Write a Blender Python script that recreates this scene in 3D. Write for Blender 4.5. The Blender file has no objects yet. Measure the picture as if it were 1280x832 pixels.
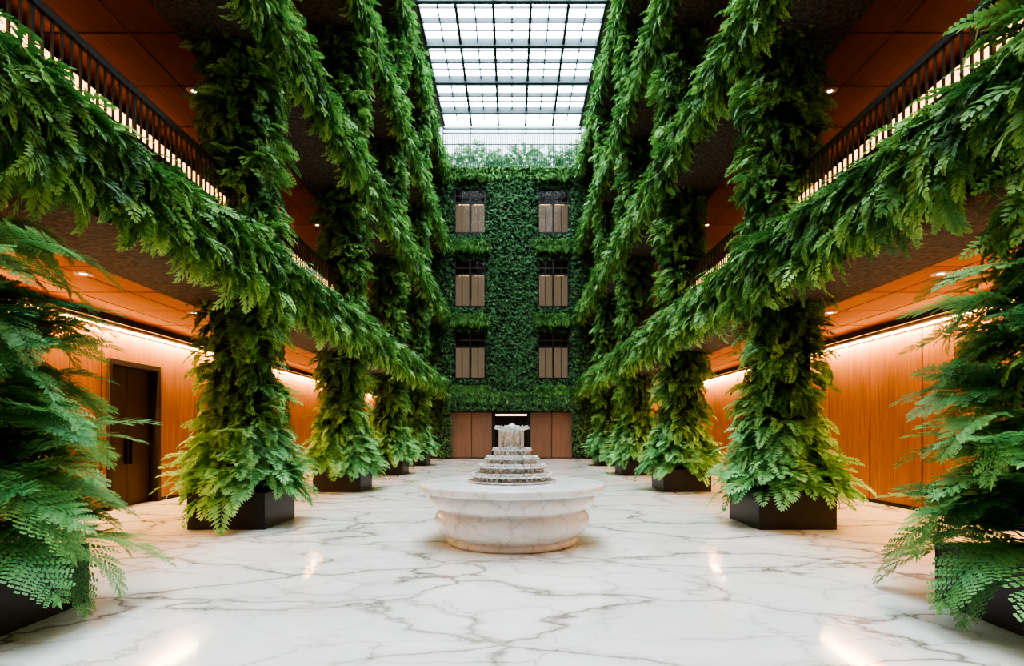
import bpy, math, numpy as np
from mathutils import Matrix, Vector
rng = np.random.default_rng(7)
S = bpy.context.scene
COL = S.collection

# ------------------------------------------------------------------ materials
def new_mat(name):
    m = bpy.data.materials.new(name); m.use_nodes = True
    nt = m.node_tree; b = nt.nodes['Principled BSDF']
    return m, nt, b
def N(nt, t, **kw):
    n = nt.nodes.new(t)
    for k, v in kw.items():
        if k in n.inputs: n.inputs[k].default_value = v
        else: setattr(n, k, v)
    return n
def ramp(nt, stops, interp='LINEAR'):
    r = nt.nodes.new('ShaderNodeValToRGB'); e = r.color_ramp.elements
    r.color_ramp.interpolation = interp
    while len(e) < len(stops): e.new(0.5)
    for i, (p, c) in enumerate(stops):
        e[i].position = p; e[i].color = (*c, 1) if len(c) == 3 else c
    return r
def coords(nt, scale=(1,1,1)):
    g = nt.nodes.new('ShaderNodeNewGeometry')
    m = nt.nodes.new('ShaderNodeMapping'); m.inputs['Scale'].default_value = scale
    nt.links.new(g.outputs['Position'], m.inputs['Vector'])
    return m.outputs['Vector']
def simple(name, col, rough=0.5, metal=0.0, noise=0.15, nscale=8, bump=0.0):
    m, nt, b = new_mat(name)
    v = coords(nt)
    n = N(nt, 'ShaderNodeTexNoise', Scale=nscale, Detail=6.0)
    nt.links.new(v, n.inputs['Vector'])
    lo = tuple(max(0, c*(1-noise)) for c in col); hi = tuple(min(1, c*(1+noise)) for c in col)
    r = ramp(nt, [(0.3, lo), (0.7, hi)])
    nt.links.new(n.outputs['Fac'], r.inputs['Fac']); nt.links.new(r.outputs['Color'], b.inputs['Base Color'])
    b.inputs['Roughness'].default_value = rough; b.inputs['Metallic'].default_value = metal
    if bump > 0:
        bp = N(nt, 'ShaderNodeBump', Strength=bump, Distance=0.05)
        nt.links.new(n.outputs['Fac'], bp.inputs['Height']); nt.links.new(bp.outputs['Normal'], b.inputs['Normal'])
    return m
def emis(name, col, st):
    m, nt, b = new_mat(name)
    b.inputs['Base Color'].default_value = (*col, 1)
    b.inputs['Emission Color'].default_value = (*col, 1); b.inputs['Emission Strength'].default_value = st
    b.inputs['Roughness'].default_value = 0.6
    return m

def wood_mat(name, c1, c2, axis='z', rough=0.4):
    m, nt, b = new_mat(name)
    sc = (7, 7, 0.45) if axis == 'z' else (7, 0.4, 7)
    v = coords(nt, sc)
    n = N(nt, 'ShaderNodeTexNoise', Scale=2.2, Detail=8.0, Roughness=0.65, Distortion=0.6)
    nt.links.new(v, n.inputs['Vector'])
    v2 = coords(nt, (0.6, 0.6, 0.12))
    n2 = N(nt, 'ShaderNodeTexNoise', Scale=1.0, Detail=2.0)
    nt.links.new(v2, n2.inputs['Vector'])
    r = ramp(nt, [(0.33, c1), (0.66, c2)])
    mx = N(nt, 'ShaderNodeMath', operation='MULTIPLY_ADD'); mx.inputs[1].default_value = 0.75
    ad = N(nt, 'ShaderNodeMath', operation='MULTIPLY'); ad.inputs[1].default_value = 0.25
    nt.links.new(n2.outputs['Fac'], ad.inputs[0])
    nt.links.new(n.outputs['Fac'], mx.inputs[0]); nt.links.new(ad.outputs[0], mx.inputs[2])
    nt.links.new(mx.outputs[0], r.inputs['Fac']); nt.links.new(r.outputs['Color'], b.inputs['Base Color'])
    b.inputs['Roughness'].default_value = rough
    return m

def marble_mat(name, scale, base=(0.86,0.86,0.85), vein=(0.30,0.25,0.20), rough=0.12, strength=1.0, sx=0.62):
    m, nt, b = new_mat(name); L = nt.links
    v = coords(nt, (sx*scale, scale, scale))
    nz = N(nt, 'ShaderNodeTexNoise', Scale=0.9, Detail=6.0, Roughness=0.55)
    L.new(v, nz.inputs['Vector'])
    sub = N(nt, 'ShaderNodeVectorMath', operation='SUBTRACT'); sub.inputs[1].default_value = (0.5,0.5,0.5)
    L.new(nz.outputs['Color'], sub.inputs[0])
    scl = N(nt, 'ShaderNodeVectorMath', operation='SCALE'); scl.inputs['Scale'].default_value = 1.15
    L.new(sub.outputs[0], scl.inputs[0])
    add = N(nt, 'ShaderNodeVectorMath', operation='ADD')
    L.new(v, add.inputs[0]); L.new(scl.outputs[0], add.inputs[1])
    def veins(sc, w, mask_lo, mask_hi, msc):
        vo = N(nt, 'ShaderNodeTexVoronoi', feature='DISTANCE_TO_EDGE', Scale=sc)
        L.new(add.outputs[0], vo.inputs['Vector'])
        r = ramp(nt, [(0.0, (1,1,1)), (w*0.4, (0.55,)*3), (w, (0.18,)*3), (w*4, (0,0,0))])
        L.new(vo.outputs['Distance'], r.inputs['Fac'])
        mk = N(nt, 'ShaderNodeTexNoise', Scale=msc, Detail=3.0)
        L.new(v, mk.inputs['Vector'])
        rm = ramp(nt, [(mask_lo, (0.35,)*3), (mask_hi, (1,1,1))])
        L.new(mk.outputs['Fac'], rm.inputs['Fac'])
        mu = N(nt, 'ShaderNodeMath', operation='MULTIPLY')
        L.new(r.outputs['Color'], mu.inputs[0]); L.new(rm.outputs['Color'], mu.inputs[1])
        return mu.outputs[0]
    a = veins(0.95, 0.030, 0.33, 0.55, 0.8)
    c = veins(2.1, 0.026, 0.42, 0.6, 1.3)
    c2 = N(nt, 'ShaderNodeMath', operation='MULTIPLY'); c2.inputs[1].default_value = 0.55
    L.new(c, c2.inputs[0])
    mx = N(nt, 'ShaderNodeMath', operation='ADD', use_clamp=True)
    L.new(a, mx.inputs[0]); L.new(c2.outputs[0], mx.inputs[1])
    ms = N(nt, 'ShaderNodeMath', operation='MULTIPLY', use_clamp=True); ms.inputs[1].default_value = strength
    L.new(mx.outputs[0], ms.inputs[0])
    cl = N(nt, 'ShaderNodeTexNoise', Scale=1.1, Detail=4.0)
    L.new(add.outputs[0], cl.inputs['Vector'])
    rc = ramp(nt, [(0.3, tuple(x*0.86 for x in base)), (0.55, base)])
    L.new(cl.outputs['Fac'], rc.inputs['Fac'])
    mix = N(nt, 'ShaderNodeMix', data_type='RGBA')
    L.new(ms.outputs[0], mix.inputs['Factor']); L.new(rc.outputs['Color'], mix.inputs[6])
    mix.inputs[7].default_value = (*vein, 1)
    L.new(mix.outputs[2], b.inputs['Base Color'])
    b.inputs['Roughness'].default_value = rough
    return m

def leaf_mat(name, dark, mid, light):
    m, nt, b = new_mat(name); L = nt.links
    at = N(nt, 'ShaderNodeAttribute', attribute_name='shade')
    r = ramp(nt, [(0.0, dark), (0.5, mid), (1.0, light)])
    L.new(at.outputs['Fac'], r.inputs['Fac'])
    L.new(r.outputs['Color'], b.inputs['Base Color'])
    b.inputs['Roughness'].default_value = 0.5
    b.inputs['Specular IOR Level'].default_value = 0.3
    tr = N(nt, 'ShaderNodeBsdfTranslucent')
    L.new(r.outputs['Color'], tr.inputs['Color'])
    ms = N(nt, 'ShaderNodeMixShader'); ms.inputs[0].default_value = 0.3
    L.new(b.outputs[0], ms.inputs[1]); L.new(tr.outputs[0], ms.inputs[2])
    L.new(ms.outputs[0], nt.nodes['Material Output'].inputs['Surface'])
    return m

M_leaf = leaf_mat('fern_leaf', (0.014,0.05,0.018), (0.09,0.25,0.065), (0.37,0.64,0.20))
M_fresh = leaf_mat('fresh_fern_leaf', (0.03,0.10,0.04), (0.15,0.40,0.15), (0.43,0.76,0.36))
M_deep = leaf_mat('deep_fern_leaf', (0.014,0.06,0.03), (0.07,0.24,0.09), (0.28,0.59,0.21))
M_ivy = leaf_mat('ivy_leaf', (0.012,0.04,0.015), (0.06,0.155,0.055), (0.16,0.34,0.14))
M_floor = marble_mat('white_marble_floor', 0.74, base=(0.93,0.925,0.915), vein=(0.28,0.245,0.205), rough=0.09)
M_bowl = marble_mat('marble_bowl', 2.2, base=(0.82,0.82,0.81), vein=(0.36,0.33,0.29), rough=0.25, strength=0.5, sx=.9)
M_wood = wood_mat('wood_panel', (0.185,0.075,0.032), (0.40,0.18,0.082))
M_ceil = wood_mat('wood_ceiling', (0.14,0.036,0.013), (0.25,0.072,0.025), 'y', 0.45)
M_backwood = wood_mat('brown_panel', (0.15,0.085,0.055), (0.23,0.13,0.085))
M_darkwood = simple('dark_recess', (0.03,0.018,0.012), 0.5)
M_black = simple('black_metal', (0.012,0.012,0.013), 0.35, 0.6)
M_planter = simple('black_planter', (0.014,0.014,0.016), 0.4, 0.0, 0.1)
M_soil = simple('soil', (0.03,0.02,0.012), 0.9, bump=0.6)
M_moss = simple('mossy_core', (0.018,0.032,0.012), 0.95, 0, 0.7, 9, 1.0)
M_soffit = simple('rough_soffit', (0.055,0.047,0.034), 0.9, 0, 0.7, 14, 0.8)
M_silver = simple('carved_silver_stone', (0.68,0.69,0.69), 0.32, 0.25, 0.35, 26, 0.5)
M_frame = simple('dark_frame', (0.02,0.02,0.022), 0.4, 0.4)
M_ring = simple('downlight_trim', (0.5,0.42,0.36), 0.3, 0.6)
M_mullion = simple('skylight_steel', (0.045,0.07,0.08), 0.5, 0.2)
M_sky = emis('glowing_skylight_glass', (0.80,0.92,1.0), 7.5)  # panes emit on their own; daylight from the sky is put into the glass
M_led = emis('warm_led', (1.0,0.58,0.22), 7.0)
M_ledrail = emis('warm_led_rail', (1.0,0.48,0.18), 2.4)
M_dimled = emis('dim_warm_lamp', (1.0,0.62,0.32), 1.6)
M_spot = emis('downlight_lens', (1.0,0.85,0.65), 5.0)
M_curtain = emis('glowing_curtain', (0.20,0.145,0.10), 0.6)  # lit look put in as emission; the cloth itself glows
M_warmwall = emis('glowing_room_wall', (0.30,0.13,0.05), 0.25)  # warm room light put into the wall as emission
M_concrete = simple('plaster', (0.25,0.22,0.2), 0.8)
def glass_mat(name, tint, a=0.85, rough=.02):
    m, nt, b = new_mat(name)
    t = N(nt, 'ShaderNodeBsdfTransparent', Color=(*tint, 1)); g = N(nt, 'ShaderNodeBsdfGlossy', Roughness=rough)
    ms = N(nt, 'ShaderNodeMixShader'); ms.inputs[0].default_value = 1-a
    nt.links.new(t.outputs[0], ms.inputs[1]); nt.links.new(g.outputs[0], ms.inputs[2])
    nt.links.new(ms.outputs[0], nt.nodes['Material Output'].inputs['Surface'])
    return m
M_glass = glass_mat('clear_glass', (0.75,0.77,0.77), 0.985, .1)
M_dkglass = glass_mat('smoked_glass', (0.6,0.58,0.55), 0.96)

# ------------------------------------------------------------------ geometry helpers
def empty(name, loc=(0,0,0)):
    e = bpy.data.objects.new(name, None); COL.objects.link(e); e.location = loc; return e
def link(name, me, parent=None, loc=(0,0,0), rot=(0,0,0), scale=(1,1,1)):
    o = bpy.data.objects.new(name, me); COL.objects.link(o)
    o.location = loc; o.rotation_euler = rot; o.scale = scale
    if parent: o.parent = parent
    return o
def mesh_py(name, v, f, mat, smooth=False):
    me = bpy.data.meshes.new(name); me.from_pydata(v, [], f); me.update()
    if mat: me.materials.append(mat)
    if smooth: me.polygons.foreach_set('use_smooth', [True]*len(me.polygons))
    return me
def boxes_mesh(name, bl, mat):
    v, f = [], []
    for (x0,x1,y0,y1,z0,z1) in bl:
        o = len(v)
        v += [(x0,y0,z0),(x1,y0,z0),(x1,y1,z0),(x0,y1,z0),(x0,y0,z1),(x1,y0,z1),(x1,y1,z1),(x0,y1,z1)]
        f += [tuple(o+i for i in q) for q in ((0,3,2,1),(4,5,6,7),(0,1,5,4),(1,2,6,5),(2,3,7,6),(3,0,4,7))]
    return mesh_py(name, v, f, mat)
def boxes(name, bl, mat, parent=None, bevel=0, loc=(0,0,0)):
    o = link(name, boxes_mesh(name, bl, mat), parent, loc)
    if bevel:
        b = o.modifiers.new('bevel', 'BEVEL'); b.width = bevel; b.segments = 2
    return o
def lathe(name, prof, mat, segs=96, amp=0.0, freq=0, parent=None, loc=(0,0,0)):
    v, f = [], []
    n = len(prof)
    for i in range(segs):
        a = 2*math.pi*i/segs
        for j, (r, z) in enumerate(prof):
            k = 1 + amp*math.cos(freq*a) if r > 0.02 else 1
            v.append((r*k*math.cos(a), r*k*math.sin(a), z))
    for i in range(segs):
        for j in range(n-1):
            a = i*n+j; b = ((i+1) % segs)*n+j
            f.append((a, b, b+1, a+1))
    return link(name, mesh_py(name, v, f, mat, True), parent, loc)

def quads_mesh(name, V, F, shade, mat):
    me = bpy.data.meshes.new(name)
    nv, nf = len(V), len(F)
    me.vertices.add(nv); me.vertices.foreach_set('co', V.astype(np.float32).ravel())
    me.loops.add(nf*4); me.loops.foreach_set('vertex_index', F.astype(np.int32).ravel())
    me.polygons.add(nf); me.polygons.foreach_set('loop_start', np.arange(0, nf*4, 4, dtype=np.int32))
    a = me.attributes.new('shade', 'FLOAT', 'POINT'); a.data.foreach_set('value', shade.astype(np.float32))
    me.update(calc_edges=True)
    me.materials.append(mat)
    return me

# ------------------------------------------------------------------ fern fronds
def frond(n=12, width=0.30, bend=1.3, pw=0.055, phi=0.5, bip=0, rachis=0.006):
    K = 40
    s = np.linspace(0, 1, K); th = -bend*s**1.2
    y = np.concatenate([[0], np.cumsum(np.cos(th[:-1]))])/(K-1)
    z = np.concatenate([[0], np.cumsum(np.sin(th[:-1]))])/(K-1)
    V, F, T = [], [], []
    def at(t):
        return np.array([0, np.interp(t, s, y), np.interp(t, s, z)]), -bend*t**1.2
    ts = np.linspace(0, 1, 6)
    for t in ts:
        p, a = at(t); w = rachis*(1.1-t)
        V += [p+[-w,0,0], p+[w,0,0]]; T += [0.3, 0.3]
    for i in range(5): F.append((2*i, 2*i+1, 2*i+3, 2*i+2))
    def kite(p, d, e, l, w, nrm, t0, t1):
        o = len(V)
        V.extend([p, p+d*l*0.4+e*w, p+d*l-nrm*l*0.14, p+d*l*0.4-e*w]); T.extend([t0, (t0+t1)/2, t1, (t0+t1)/2])
        F.append((o, o+1, o+2, o+3))
    for i in range(n):
        t = 0.10+0.88*i/(n-1)
        prof = min(1, 0.35+t*2.6)*(1-t)**0.55*1.05+0.06
        p, a = at(t)
        Tn = np.array([0, math.cos(a), math.sin(a)]); Nn = np.array([0, -math.sin(a), math.cos(a)])
        for sd in (-1, 1):
            ph = phi+0.35*t
            d = sd*math.cos(ph)*np.array([1.,0,0])+math.sin(ph)*Tn+Nn*(0.18+rng.uniform(-.12,.12)); d /= np.linalg.norm(d)
            e = np.cross(d, Nn); e /= np.linalg.norm(e)
            e = e+Nn*rng.uniform(-.35,.35); e /= np.linalg.norm(e)
            l = width*prof*rng.uniform(.88,1.08)
            if not bip:
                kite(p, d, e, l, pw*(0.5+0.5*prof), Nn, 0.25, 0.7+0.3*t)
            else:
                for k in range(bip):
                    u = 0.08+0.86*k/(bip-1)
                    q = p+d*l*u-Nn*l*0.14*u*u
                    ll = l*0.26*(1-u)**0.5*min(1, .6+u*2)+0.006
                    for s2 in (-1, 1):
                        dd = e*s2*0.85+d*0.55; dd /= np.linalg.norm(dd)
                        ee = np.cross(dd, Nn); ee /= np.linalg.norm(ee)
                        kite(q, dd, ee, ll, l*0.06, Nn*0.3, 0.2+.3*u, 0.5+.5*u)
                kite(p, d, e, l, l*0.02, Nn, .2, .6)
    kite(at(.93)[0], np.array([0, math.cos(th[-1]), math.sin(th[-1])]), np.array([1.,0,0]), 0.12, 0.02, np.zeros(3), .8, 1)
    return np.array(V), np.array(F), np.array(T)

def scatter(name, temps, inst, mat):
    Vs, Fs, Ss = [], [], []; off = 0
    n = len(inst); ti = rng.integers(0, len(temps), n)
    P = np.array([i[0] for i in inst]); A = np.array([i[1:] for i in inst])
    for k, (V, F, T) in enumerate(temps):
        idx = np.where(ti == k)[0]
        if not len(idx): continue
        az, pi, ro, sc, sh = A[idx].T
        c, s_ = np.cos, np.sin; z0 = np.zeros(len(idx)); o1 = np.ones(len(idx))
        Rz = np.array([[c(az), -s_(az), z0],[s_(az), c(az), z0],[z0,z0,o1]]).transpose(2,0,1)
        Rx = np.array([[o1,z0,z0],[z0,c(pi),-s_(pi)],[z0,s_(pi),c(pi)]]).transpose(2,0,1)
        Ry = np.array([[c(ro),z0,s_(ro)],[z0,o1,z0],[-s_(ro),z0,c(ro)]]).transpose(2,0,1)
        R = Rz@Rx@Ry
        W = np.einsum('kij,nj->kni', R, V)*sc[:,None,None]+P[idx][:,None,:]
        Vs.append(W.reshape(-1,3))
        Fs.append((F[None]+(off+np.arange(len(idx))*len(V))[:,None,None]).reshape(-1,4))
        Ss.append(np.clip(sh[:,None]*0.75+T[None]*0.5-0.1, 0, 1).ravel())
        off += len(idx)*len(V)
    return quads_mesh(name, np.concatenate(Vs), np.concatenate(Fs), np.concatenate(Ss), mat)
def az_of(dx, dy): return math.atan2(-dx, dy)
U = rng.uniform
far_t = [frond(11, 0.36, b, 0.054, ph) for b, ph in ((0.9,.4),(1.4,.5),(1.8,.6),(1.2,.3))]
feather_t = [frond(14, 0.27, b, 0.034, ph) for b, ph in ((1.1,.7),(1.6,.8),(2.0,.65))]
big_t = [frond(19, 0.33, b, 0.03, ph, bip=7, rachis=0.008) for b, ph in ((0.7,.35),(1.1,.45),(1.5,.4))]

def column_foliage(name, n):
    inst = []
    for i in range(n):
        a = U(0, 2*math.pi); c, s = math.cos(a), math.sin(a)
        r = 0.38/max(abs(c), abs(s)); r = min(r, 0.46)+U(-.08,.1)
        z = 1.1+18.8*(i+U(0,1))/n
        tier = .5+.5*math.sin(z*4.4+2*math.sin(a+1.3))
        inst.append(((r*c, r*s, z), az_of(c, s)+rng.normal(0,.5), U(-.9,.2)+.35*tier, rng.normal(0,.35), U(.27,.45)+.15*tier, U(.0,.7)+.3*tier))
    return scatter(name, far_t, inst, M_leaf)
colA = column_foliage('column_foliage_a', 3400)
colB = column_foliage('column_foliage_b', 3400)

sk_t = [frond(15, 0.36, b, 0.040, ph) for b, ph in ((1.0,.4),(1.3,.5),(1.7,.45))]
def skirt(name, temps, n, mat, lmin, lmax, hx, hy, z0, z1, sh=0):
    inst = []
    for i in range(n):
        a = U(0, 2*math.pi); t = U(0,1)
        px, py = math.cos(a)*hx*U(.4,1), math.sin(a)*hy*U(.4,1)
        z = z0+(z1-z0)*t**1.3
        inst.append(((px, py, z), az_of(math.cos(a), math.sin(a))+rng.normal(0,.35), U(.1,.95)-0.5*t, rng.normal(0,.25), U(lmin,lmax)*(1-sh*t), U(.35,1)))
    return scatter(name, temps, inst, mat)
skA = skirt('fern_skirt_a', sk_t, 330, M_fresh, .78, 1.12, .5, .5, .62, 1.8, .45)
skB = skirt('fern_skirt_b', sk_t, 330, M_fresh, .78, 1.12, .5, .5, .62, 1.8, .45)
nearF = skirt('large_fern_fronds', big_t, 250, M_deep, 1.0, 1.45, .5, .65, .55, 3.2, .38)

SEG = 5.8
def garland(name, n):
    inst = []
    for i in range(n):
        x = U(0, SEG); t = U(0,1)
        clump = max(0, math.sin(x*2*math.pi/SEG*5+1.5*math.sin(x*2*math.pi/SEG*2)))
        if t < .5: p = (x, U(-.3,.03), U(.0,.27)); pit = U(-.3,.5); sc = U(.36,.62)+.06*clump
        else: p = (x, U(-.05,.06), U(-.45,.1)); pit = U(-1.2,.0); sc = U(.34,.58)+.3*clump*U(0,1)
        inst.append((p, rng.normal(0,.5), pit, rng.normal(0,.3), sc, U(.1,.9)+.15*clump))
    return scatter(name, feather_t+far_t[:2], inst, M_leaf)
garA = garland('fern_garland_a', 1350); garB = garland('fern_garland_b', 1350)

# ------------------------------------------------------------------ room shell
Y0, Y1 = -8.0, 34.0
XW = 8.3
LV = [4.4, 8.75, 13.1, 17.5]
TOP = 20.2
boxes('floor', [(-9,9,Y0-0.3,39.5,-0.2,0.0)], M_floor)
boxes('wall_left', [(-XW-.3,-XW,Y0,11.45,0,TOP),(-XW-.3,-XW,13.0,39.5,0,TOP),(-XW-.3,-XW,11.45,13.0,3.0,TOP),(-XW-.6,-XW-.3,11.3,13.2,0,3.2)], M_darkwood)
boxes('wall_right', [(XW,XW+.3,Y0,39.5,0,TOP)], M_darkwood)
boxes('wall_front', [(-XW,XW,Y0-.3,Y0,0,TOP)], M_backwood)
PW = 1.65
def panels(name, side):
    bl = []
    for zi, z0 in enumerate([0.0]+LV):
        z1 = ([3.72]+[l-.45-.23 for l in LV[1:]]+[TOP-.3])[zi]
        y = 9.6-PW*11
        while y < Y1:
            h = PW/2
            segs = [(y+.022, y+h-.006), (y+h+.006, min(y+PW-.022, Y1))]
            if side < 0 and zi == 0:
                ns = []
                for a, b in segs:
                    if b <= 11.4 or a >= 13.05: ns.append((a,b))
                    else:
                        if a < 11.4: ns.append((a, 11.4))
                        if b > 13.05: ns.append((13.05, b))
                segs = ns
            for a, b in segs:
                xx = sorted((side*XW, side*(XW-.06)))
                if b > Y0 and b > a: bl.append((xx[0], xx[1], max(a, Y0), b, z0+.08, z1))
            y += PW
    if side < 0:
        bl.append((-XW, -XW+.06, 11.4, 13.05, 3.12, 3.72))
    return boxes(name, bl, M_wood)
panels('wall_panel_left', -1); panels('wall_panel_right', 1)
boxes('baseboard_left', [(-XW,-XW+.07,Y0,11.4,0,.08),(-XW,-XW+.07,13.05,Y1,0,.08)], M_black)
boxes('baseboard_right', [(XW-.07,XW,Y0,Y1,0,.08)], M_black)
d = empty('door_1', (-XW, 12.22, 0))
boxes('door_frame', [(-.1,.12,-.84,-.74,0,3.12),(-.1,.12,.74,.84,0,3.12),(-.1,.12,-.74,.74,3.0,3.12)], M_darkwood, d, .008)
boxes('door_leaf', [(-.16,-.1,-.74,-.005,0.01,3.0),(-.16,-.1,.005,.74,.01,3.0)], simple('door_brown', (0.055,0.028,0.015), .45), d, .006)
boxes('door_pull', [(-.1,-.04,-.09,-.06,.9,1.5),(-.1,-.04,.06,.09,.9,1.5)], M_black, d, .005)

for k, L in enumerate(LV):
    zc = L-.45
    for s, nm in ((-1,'left'),(1,'right')):
        def bx(a, b): return tuple(sorted((s*a, s*b)))
        boxes('gallery_floor_slab_%s' % nm, [(*bx(5.5,XW), Y0, Y1, zc+.06, L)], M_darkwood)
        pl = []
        for (xa, xb) in ((5.52,6.4),(6.43,7.3),(7.33,8.0)):
            y = Y0
            while y < Y1:
                pl.append((*bx(xa,xb), y+.02, min(y+1.43, Y1), zc, zc+.06)); y += 1.45
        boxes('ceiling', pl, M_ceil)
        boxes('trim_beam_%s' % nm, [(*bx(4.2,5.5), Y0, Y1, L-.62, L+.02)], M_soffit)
        boxes('trim_fascia_%s' % nm, [(*bx(4.13,4.2), Y0, Y1, L-.5, L-.32), (*bx(4.15,4.2), Y0, Y1, L-.32, L+.1), (*bx(4.17,4.5), Y0, Y1, L+.02, L+.12)], M_black)
        boxes('trim_cove_%s' % nm, [(*bx(8.0,8.06), Y0, Y1, zc-.13, zc+.06)], M_darkwood)
        boxes('led_cove_strip', [(*bx(8.2,8.23), Y0, Y1, zc-.225, zc-.19)], M_led)
        g = empty('hanging_fern_garland')
        i = 0; y = -1.8-SEG
        while y < Y1-.5:
            me = garA if (i+k+(s>0)) % 2 else garB
            rot = math.pi/2 if s > 0 else -math.pi/2
            if s > 0: loc = (s*4.2, y, L+.05)
            else: loc = (s*4.2, y+SEG, L+.05)
            link('fronds_%d' % i, me, g, loc, (0,0,rot))
            y += SEG; i += 1
        for x, y in ((6.35,5.6),(6.35,8.3),(6.25,11.0),(6.25,14.0),(6.3,18.1),(6.3,22.2),(6.3,26.4)):
            dl = empty('recessed_downlight', (s*x, y, zc))
            lathe('trim_ring', [(.05,-.006),(.08,-.016),(.12,-.012),(.125,0)], M_ring, 24, parent=dl)
            lathe('lens', [(0.0,-.005),(.052,-.005)], M_spot, 24, parent=dl)
def railing_mesh():
    bl = [(-.03,.03,Y0,Y1,1.42,1.5), (-.02,.02,Y0,Y1,.12,.16)]
    y = Y0
    i = 0
    while y < Y1:
        w = .02 if i % 12 == 0 else .012
        bl.append((-w,w,y-w,y+w,.02,1.42)); y += .125; i += 1
    return boxes_mesh('railing', bl, M_black)
RM = railing_mesh()
for L in LV[:3]:
    for s in (-1,1):
        r = empty('balcony_railing', (s*4.72, 0, L))
        link('bars', RM, r)
        boxes('led_tube', [(-.02,.02,Y0,Y1,1.0,1.17)], M_ledrail, r, loc=(s*.14,0,0))
        boxes('tube_carrier', [(-.02,.03,Y0,Y1,0.02,1.0)], M_darkwood, r, loc=(s*.14,0,0))

# ------------------------------------------------------------------ columns and planters
CY = [-1.8, 4.0, 9.8, 15.6, 21.4, 27.2]
for s in (-1,1):
    for i, y in enumerate(CY):
        off = (-.25 if s < 0 else .35) if i == 1 else 0
        c = empty('fern_covered_column', (s*4.7, y+off, 0))
        boxes('core', [(-.34,.34,-.34,.34,0.3,TOP-.1)], M_moss, c)
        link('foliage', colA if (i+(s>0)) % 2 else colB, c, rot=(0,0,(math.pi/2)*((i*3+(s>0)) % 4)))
        p = empty('potted_fern', (s*4.7, y, 0))
        if i == 1:
            b = (-.7,.7,-.6,1.3); h = .56
        else:
            b = (-.64,.64,-.6,.66); h = .6
        x0,x1,y0,y1 = b; t = .05
        boxes('planter', [(x0,x1,y0,y0+t,0,h),(x0,x1,y1-t,y1,0,h),(x0,x0+t,y0+t,y1-t,0,h),(x1-t,x1,y0+t,y1-t,0,h),(x0+t,x1-t,y0+t,y1-t,0,.05)], M_planter, p, .006)
        boxes('soil', [(x0+t,x1-t,y0+t,y1-t,.05,h-.05)], M_soil, p)
        if i == 1:
            link('fronds', nearF, p, (0,.5,0), (0,0,0 if s < 0 else math.pi), (1,1,1.08 if s < 0 else 1))
        else:
            link('fronds', skA if (i+(s>0)) % 2 else skB, p, rot=(0,0,i*1.3+s))

# ------------------------------------------------------------------ back wall
BW = 34.0
wins_x = [(-3.54,-1.6),(1.57,3.5)]
wins_z = [(4.85,7.75),(9.25,12.2),(13.75,16.55)]
ZT = 17.7
bl = []
xs = [-XW, -3.54, -1.6, 1.57, 3.5, XW]
for i in range(5):
    a, b = xs[i], xs[i+1]
    if i in (1,3):
        zz = 2.95
        for (w0,w1) in wins_z:
            bl.append((a,b,BW+.3,BW+.6,zz,w0)); zz = w1
        bl.append((a,b,BW+.3,BW+.6,zz,ZT))
    else:
        bl.append((a,b,BW+.3,BW+.6,2.95,ZT))
boxes('wall_back', bl, M_moss)
boxes('trim_pilaster', [(-1.42,1.38,BW,BW+.3,3.2,ZT),(-5.4,-3.75,BW,BW+.3,0,ZT),(3.7,5.4,BW,BW+.3,0,ZT),(-5.4,5.4,BW-.1,BW+.3,2.95,3.9)], M_moss)
boxes('wall_back_lower', [(-XW,-1.15,BW+.3,BW+.6,0,2.95),(1.05,XW,BW+.3,BW+.6,0,2.95),(-1.15,1.05,BW+.3,BW+.6,2.75,2.95)], M_darkwood)
bp = []
for a, b in ((-3.75,-2.5),(-2.46,-1.24),(1.14,2.4),(2.44,3.68)):
    bp.append((a,b,BW+.24,BW+.3,.06,2.8))
boxes('wall_panel_back', bp, M_backwood)
e = empty('door_2', (0, BW+.3, 0))
boxes('frame', [(-1.22,-1.06,-.12,.2,0,2.9),(.96,1.12,-.12,.2,0,2.9),(-1.06,.96,-.12,.2,2.74,2.9),(-1.06,.96,-.02,.06,2.15,2.22),(-.08,-.02,-.02,.06,0,2.15),(-.62,-.58,-.02,.06,0,2.15),(.48,.52,-.02,.06,0,2.15)], M_frame, e)
boxes('leaf_glass', [(-1.06,.96,.0,.02,0.02,2.7)], M_dkglass, e)
boxes('lintel_light', [(-1.0,.9,-.08,-.02,2.6,2.70)], M_dimled, e)
boxes('vestibule', [(-1.6,-1.5,.3,3.5,0,3),(1.4,1.5,.3,3.5,0,3),(-1.6,1.5,3.5,3.6,0,3),(-1.6,1.5,.3,3.5,2.9,3)], M_backwood, e)
boxes('vestibule_light', [(-.9,-.2,3.35,3.4,.5,1.9),(.1,.8,3.35,3.4,.5,1.9),(-.5,.4,1.0,1.6,2.8,2.85)], emis('vestibule_lamp', (.7,.6,.5), .8), e)
wn = 1
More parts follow.
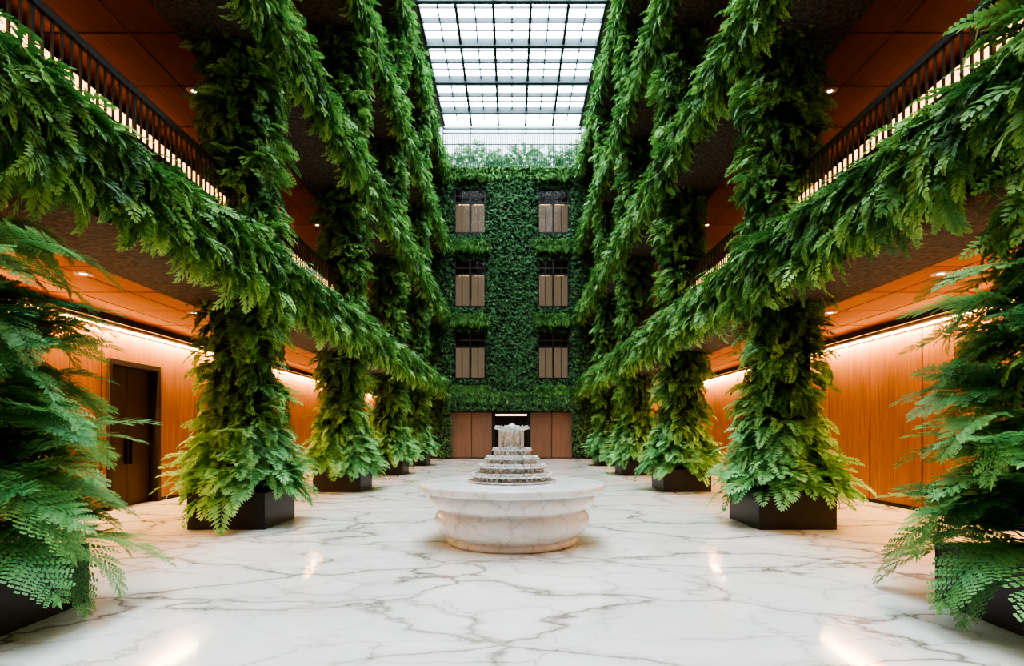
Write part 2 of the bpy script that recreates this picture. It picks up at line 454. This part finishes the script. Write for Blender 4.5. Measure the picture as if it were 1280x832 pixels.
for (x0,x1) in wins_x:
    for (z0,z1) in wins_z:
        w = empty('window_%d' % wn, ((x0+x1)/2, BW+.35, z0)); wn += 1
        hw = (x1-x0)/2; h = z1-z0; t = .09
        zt = h*.68
        fr = [(-hw,-hw+t,-.06,.06,0,h),(hw-t,hw,-.06,.06,0,h),(-hw,hw,-.06,.06,0,t),(-hw,hw,-.06,.06,h-t,h),(-.05,.05,-.05,.05,0,h),(-hw,hw,-.05,.05,zt-.05,zt+.05),
              (-hw,hw,-.04,.04,zt+.40,zt+.44)]
        for q in (-.5,.5): fr.append((q*hw-.018,q*hw+.018,-.04,.04,0,h))
        boxes('frame', fr, M_frame, w)
        boxes('pane', [(-hw,hw,-.005,.005,0,h)], M_glass, w)
        v, f = [], []; nn = 160
        for i in range(nn+1):
            xx = -hw+2*hw*i/nn; yy = .30+.06*math.sin(i*.85)+.04*math.sin(i*.31)
            v += [(xx,yy,0.0),(xx,yy,zt+.02)]
        for i in range(nn):
            if not (.47 < i/nn < .53): f.append((2*i,2*i+2,2*i+3,2*i+1))
        link('curtain', mesh_py('curtain', v, f, M_curtain), w)
        boxes('room_behind', [(-hw,hw,1.6,1.65,0.9,h),(-hw-.05,-hw,.3,1.6,0,h),(hw,hw+.05,.3,1.6,0,h),(-hw,hw,.3,1.6,h,h+.05)], M_darkwood, w)
        boxes('room_wall_glow', [(-hw,hw,1.6,1.65,0,.9)], M_warmwall, w)  # lower strip of room wall glows, standing in for warm room light
        boxes('pelmet_lamp', [(-hw+.2,-.15,.6,.64,zt+.10,zt+.15),(.15,hw-.2,.6,.64,zt+.10,zt+.15)], M_led, w)
ivy_t = []
for q in range(4):
    V, F, T = [], [], []
    for k in range(5):
        a = U(0, 2*math.pi); r = U(.02,.09); c = np.array([r*math.cos(a), 0.02*k, r*math.sin(a)])
        tilt = U(-.5,.5); l = U(.08,.13); w = l*.42
        dn = np.array([math.sin(tilt), .45, -math.cos(tilt)]); dn /= np.linalg.norm(dn)
        e_ = np.cross(dn, [0,1,0]); e_ /= np.linalg.norm(e_)
        o = len(V); V += [c, c+dn*l*.45+e_*w, c+dn*l*1.1, c+dn*l*.45-e_*w]; T += [.2,.5,.9,.5]; F.append((o,o+1,o+2,o+3))
    ivy_t.append((np.array(V), np.array(F), np.array(T)))
def ivy_rect(x0,x1,z0,z1,yy,dens):
    n = int((x1-x0)*(z1-z0)*dens); out = []
    for i in range(n):
        x, z = U(x0,x1), U(z0,z1)
        bulge = .05*math.sin(x*5.1+math.sin(z*3))*math.sin(z*4.3)
        out.append(((x, yy-.02-abs(bulge), z), math.pi+rng.normal(0,.3), rng.normal(0,.3), rng.normal(0,.3), U(.7,1.2), U(.05,.85)))
    return out
iv = ivy_rect(-1.45,1.4,3.3,ZT,BW,110)+ivy_rect(-5.0,-3.7,.2,ZT,BW,100)+ivy_rect(3.65,5.0,.2,ZT,BW,100)+ivy_rect(-4.2,4.2,2.95,3.95,BW-.1,100)
for a, b in ((-3.75,-1.4),(1.38,3.7)):
    zz = 3.9
    for (w0,w1) in wins_z:
        iv += ivy_rect(a,b,zz,w0-.02,BW+.28,90); zz = w1+.02
        iv += ivy_rect(a,a+.2,w0,w1,BW+.28,90)+ivy_rect(b-.2,b,w0,w1,BW+.28,90)
    iv += ivy_rect(a,b,zz,ZT,BW+.28,90)
link('ivy_green_wall', scatter('ivy_green_wall', ivy_t, iv, M_ivy))
bg = empty('ledge_fern_planting')
k = 0
for x0, x1, z in ((-4.1,0,3.85),(0,4.1,3.85),(-4.1,0,17.45),(0,4.1,17.45),(-3.9,-1.3,8.6),(1.3,3.9,8.6),(-3.9,-1.3,13.1),(1.3,3.9,13.1),(-3.9,-1.3,4.25),(1.3,3.9,4.25)):
    sc = (x1-x0)/SEG
    link('fronds_%d' % k, garA if k % 2 else garB, bg, (x1, BW, z), (0,0,math.pi), (sc,.6,.7)); k += 1
boxes('trim_ledge', [(a,b,BW-.02,BW+.32,z-.18,z+.02) for a,b in ((-3.8,-1.4),(1.35,3.75)) for z in (4.4,8.65,13.15)], M_moss)

# rooftop terrace behind back wall
boxes('terrace_slab', [(-XW,XW,BW,39.5,ZT-.3,ZT)], M_concrete)
boxes('window_terrace_balusters', [(-4.2+i*.14-.014,-4.2+i*.14+.014,BW+.1,BW+.13,ZT,ZT+2.05) for i in range(61)]+[(-4.2,4.2,BW+.08,BW+.15,ZT+2.05,ZT+2.13),(-4.2,4.2,BW+.08,BW+.15,ZT+1.4,ZT+1.44)]
      +[(-4.2+i*1.68-.03,-4.2+i*1.68+.03,BW+.08,BW+.16,ZT,TOP-.06) for i in range(6)]+[(-4.2,4.2,BW+.08,BW+.16,TOP-.16,TOP-.06)], M_mullion)
bsh = []
for i in range(2200):
    x = U(-5.0,5.0); h = 2.3+.3*math.sin(x*1.9)+.25*math.sin(x*5.1)
    bsh.append(((x, 36.5+U(-.4,.4), ZT+U(.1,1)*h), U(0,6.28), U(-.2,1.0), U(-.4,.4), U(.35,.6), U(.4,1)))
link('terrace_shrubs', scatter('terrace_shrubs', far_t, bsh, M_fresh))

# ------------------------------------------------------------------ roof + skylight
boxes('ceiling_roof', [(-XW-.3,-4.15,Y0-.3,34.2,TOP,TOP+.3),(4.15,XW+.3,Y0-.3,34.2,TOP,TOP+.3),(-4.15,4.15,Y0-.3,Y0+.5,TOP,TOP+.3)], M_concrete)
boxes('skylight_glass', [(-4.15,4.15,Y0+.5,34.2,TOP+.2,TOP+.22)], M_sky)
mb = []
for i in range(6):
    x = -4.1+i*1.64; w = .06; mb.append((x-w,x+w,Y0+.5,33.9,TOP-.08,TOP+.15))
for i in range(5):
    x = -4.1+.82+i*1.64; mb.append((x-.028,x+.028,Y0+.5,33.9,TOP+.03,TOP+.15))
y = 32.4; i = 0
while y > Y0+.5:
    w = .10 if i % 2 == 0 else .05
    mb.append((-4.15,4.15,y-w,y+w,TOP-(.2 if i % 2 == 0 else .03),TOP+.17))
    mb.append((-4.15,4.15,y-.7-.02,y-.7+.02,TOP+.08,TOP+.17)); y -= 1.4; i += 1
boxes('window_skylight_mullions', mb, M_mullion)

# ------------------------------------------------------------------ fountain
ft = empty('tiered_marble_fountain', (0, 8.3, 0))
prof = [(0,.0),(.93,0),(.96,.012),(.97,.05),(.96,.085),(.93,.10),(.935,.115),(1.0,.14),(1.07,.19),(1.12,.26),(1.135,.34),(1.12,.41),(1.07,.455),(1.03,.475),(1.03,.495),(1.09,.51),(1.16,.54),(1.20,.59),(1.21,.65),(1.195,.70),(1.15,.725),(1.15,.745),(1.27,.748),(1.345,.752),(1.358,.766),(1.36,.835),(1.35,.86),(1.31,.868),(0.0,.868)]
lathe('bowl', prof, M_bowl, 128, parent=ft)
def ring_beads(name, R, z, n, r, sz=1.0):
    v, f = [], []
    for i in range(n):
        a = 2*math.pi*i/n; cx, cy = R*math.cos(a), R*math.sin(a)
        o = len(v); m = 6; kk = 8
        rr = r*(1.0 if i % 2 else .75)
        for j in range(m+1):
            ph = math.pi*j/m
            for l in range(kk):
                t = 2*math.pi*l/kk
                v.append((cx+rr*math.sin(ph)*math.cos(t), cy+rr*math.sin(ph)*math.sin(t), z+rr*sz*math.cos(ph)))
        for j in range(m):
            for l in range(kk):
                f.append((o+j*kk+l, o+(j+1)*kk+l, o+(j+1)*kk+(l+1) % kk, o+j*kk+(l+1) % kk))
    return link(name, mesh_py(name, v, f, M_silver, True), ft)
z = .868
tiers = [(.65,.11,28),(.53,.13,24),(.41,.12,20),(.30,.12,16)]
for i, (R, h, fq) in enumerate(tiers):
    p = [(R*.96,z),(R*1.0,z+.012),(R*.99,z+.03),(R*.86,z+.042),(R*.80,z+h*.6),(R*.88,z+h*.75),(R*.98,z+h*.85),(R*.95,z+h*.97),(R*.85,z+h),(0,z+h)]
    lathe('tier_%d' % (i+1), p, M_silver, 192, .028, fq, ft)
    ring_beads('tier_beads_%d' % (i+1), R*.85, z+h*.52, int(fq*1.5), .03, 1.3)
    ring_beads('tier_crest_%d' % (i+1), R*.91, z+h+.008, fq*2, .02, 1.1)
    z += h
stem = [(.18,z),(.19,z+.02),(.12,z+.05),(.06,z+.09),(.05,z+.13),(.07,z+.165),(.08,z+.18),(.05,z+.20),(.07,z+.25),(.17,z+.28),(.25,z+.30),(.258,z+.325),(.24,z+.335),(.12,z+.325),(.0,z+.325)]
lathe('stem', stem, M_silver, 96, .03, 12, ft)
ring_beads('top_crest', .235, z+.338, 22, .016, 1.1)
for q in range(4):
    a = q*math.pi/2
    lathe('leg_%d' % (q+1), [(.024,0),(.028,.02),(.013,.06),(.018,.12),(.012,.2),(.024,.27)], M_silver, 12, parent=ft, loc=(.125*math.cos(a), .125*math.sin(a), z+.02))
lathe('finial', [(.10,z+.325),(.105,z+.345),(.05,z+.36),(.035,z+.37),(.04,z+.38),(.0,z+.39)], M_silver, 32, parent=ft)

# ------------------------------------------------------------------ lights
def strip_light(name, s, z, power, x=8.13, dirv=(0.2,0,-1)):
    l = bpy.data.lights.new(name, 'AREA'); l.shape = 'RECTANGLE'; l.size = Y1-Y0-1; l.size_y = .03
    l.energy = power; l.color = (1.0, .56, .23)
    o = bpy.data.objects.new(name, l); COL.objects.link(o)
    dv = Vector((dirv[0]*s, 0, dirv[2])).normalized()
    zz = -dv; xx = Vector((0,1,0)); yy = zz.cross(xx)
    m = Matrix((xx, yy, zz)).transposed().to_4x4(); m.translation = (s*x, (Y0+Y1)/2, z)
    o.matrix_world = m
for k, L in enumerate(LV[:3]):
    for s in (-1,1):
        strip_light('cove_light', s, L-.60, 1850 if k == 0 else 450)

w = bpy.data.worlds.new('world'); S.world = w; w.use_nodes = True
bgn = w.node_tree.nodes['Background']; bgn.inputs[0].default_value = (.80,.93,1,1); bgn.inputs[1].default_value = 1.6

# ------------------------------------------------------------------ camera
cam = bpy.data.cameras.new('camera'); co = bpy.data.objects.new('camera', cam); COL.objects.link(co)
co.location = (0,0,1.6); co.rotation_euler = (math.pi/2,0,0)
cam.sensor_width = 36; cam.lens = 36*700/1280; cam.shift_y = 124/1280; cam.clip_end = 200
S.camera = co
try:
    S.view_settings.view_transform = 'AgX'; S.view_settings.look = 'AgX - High Contrast'
    S.view_settings.exposure = 0.95
except Exception as ex: print(ex)
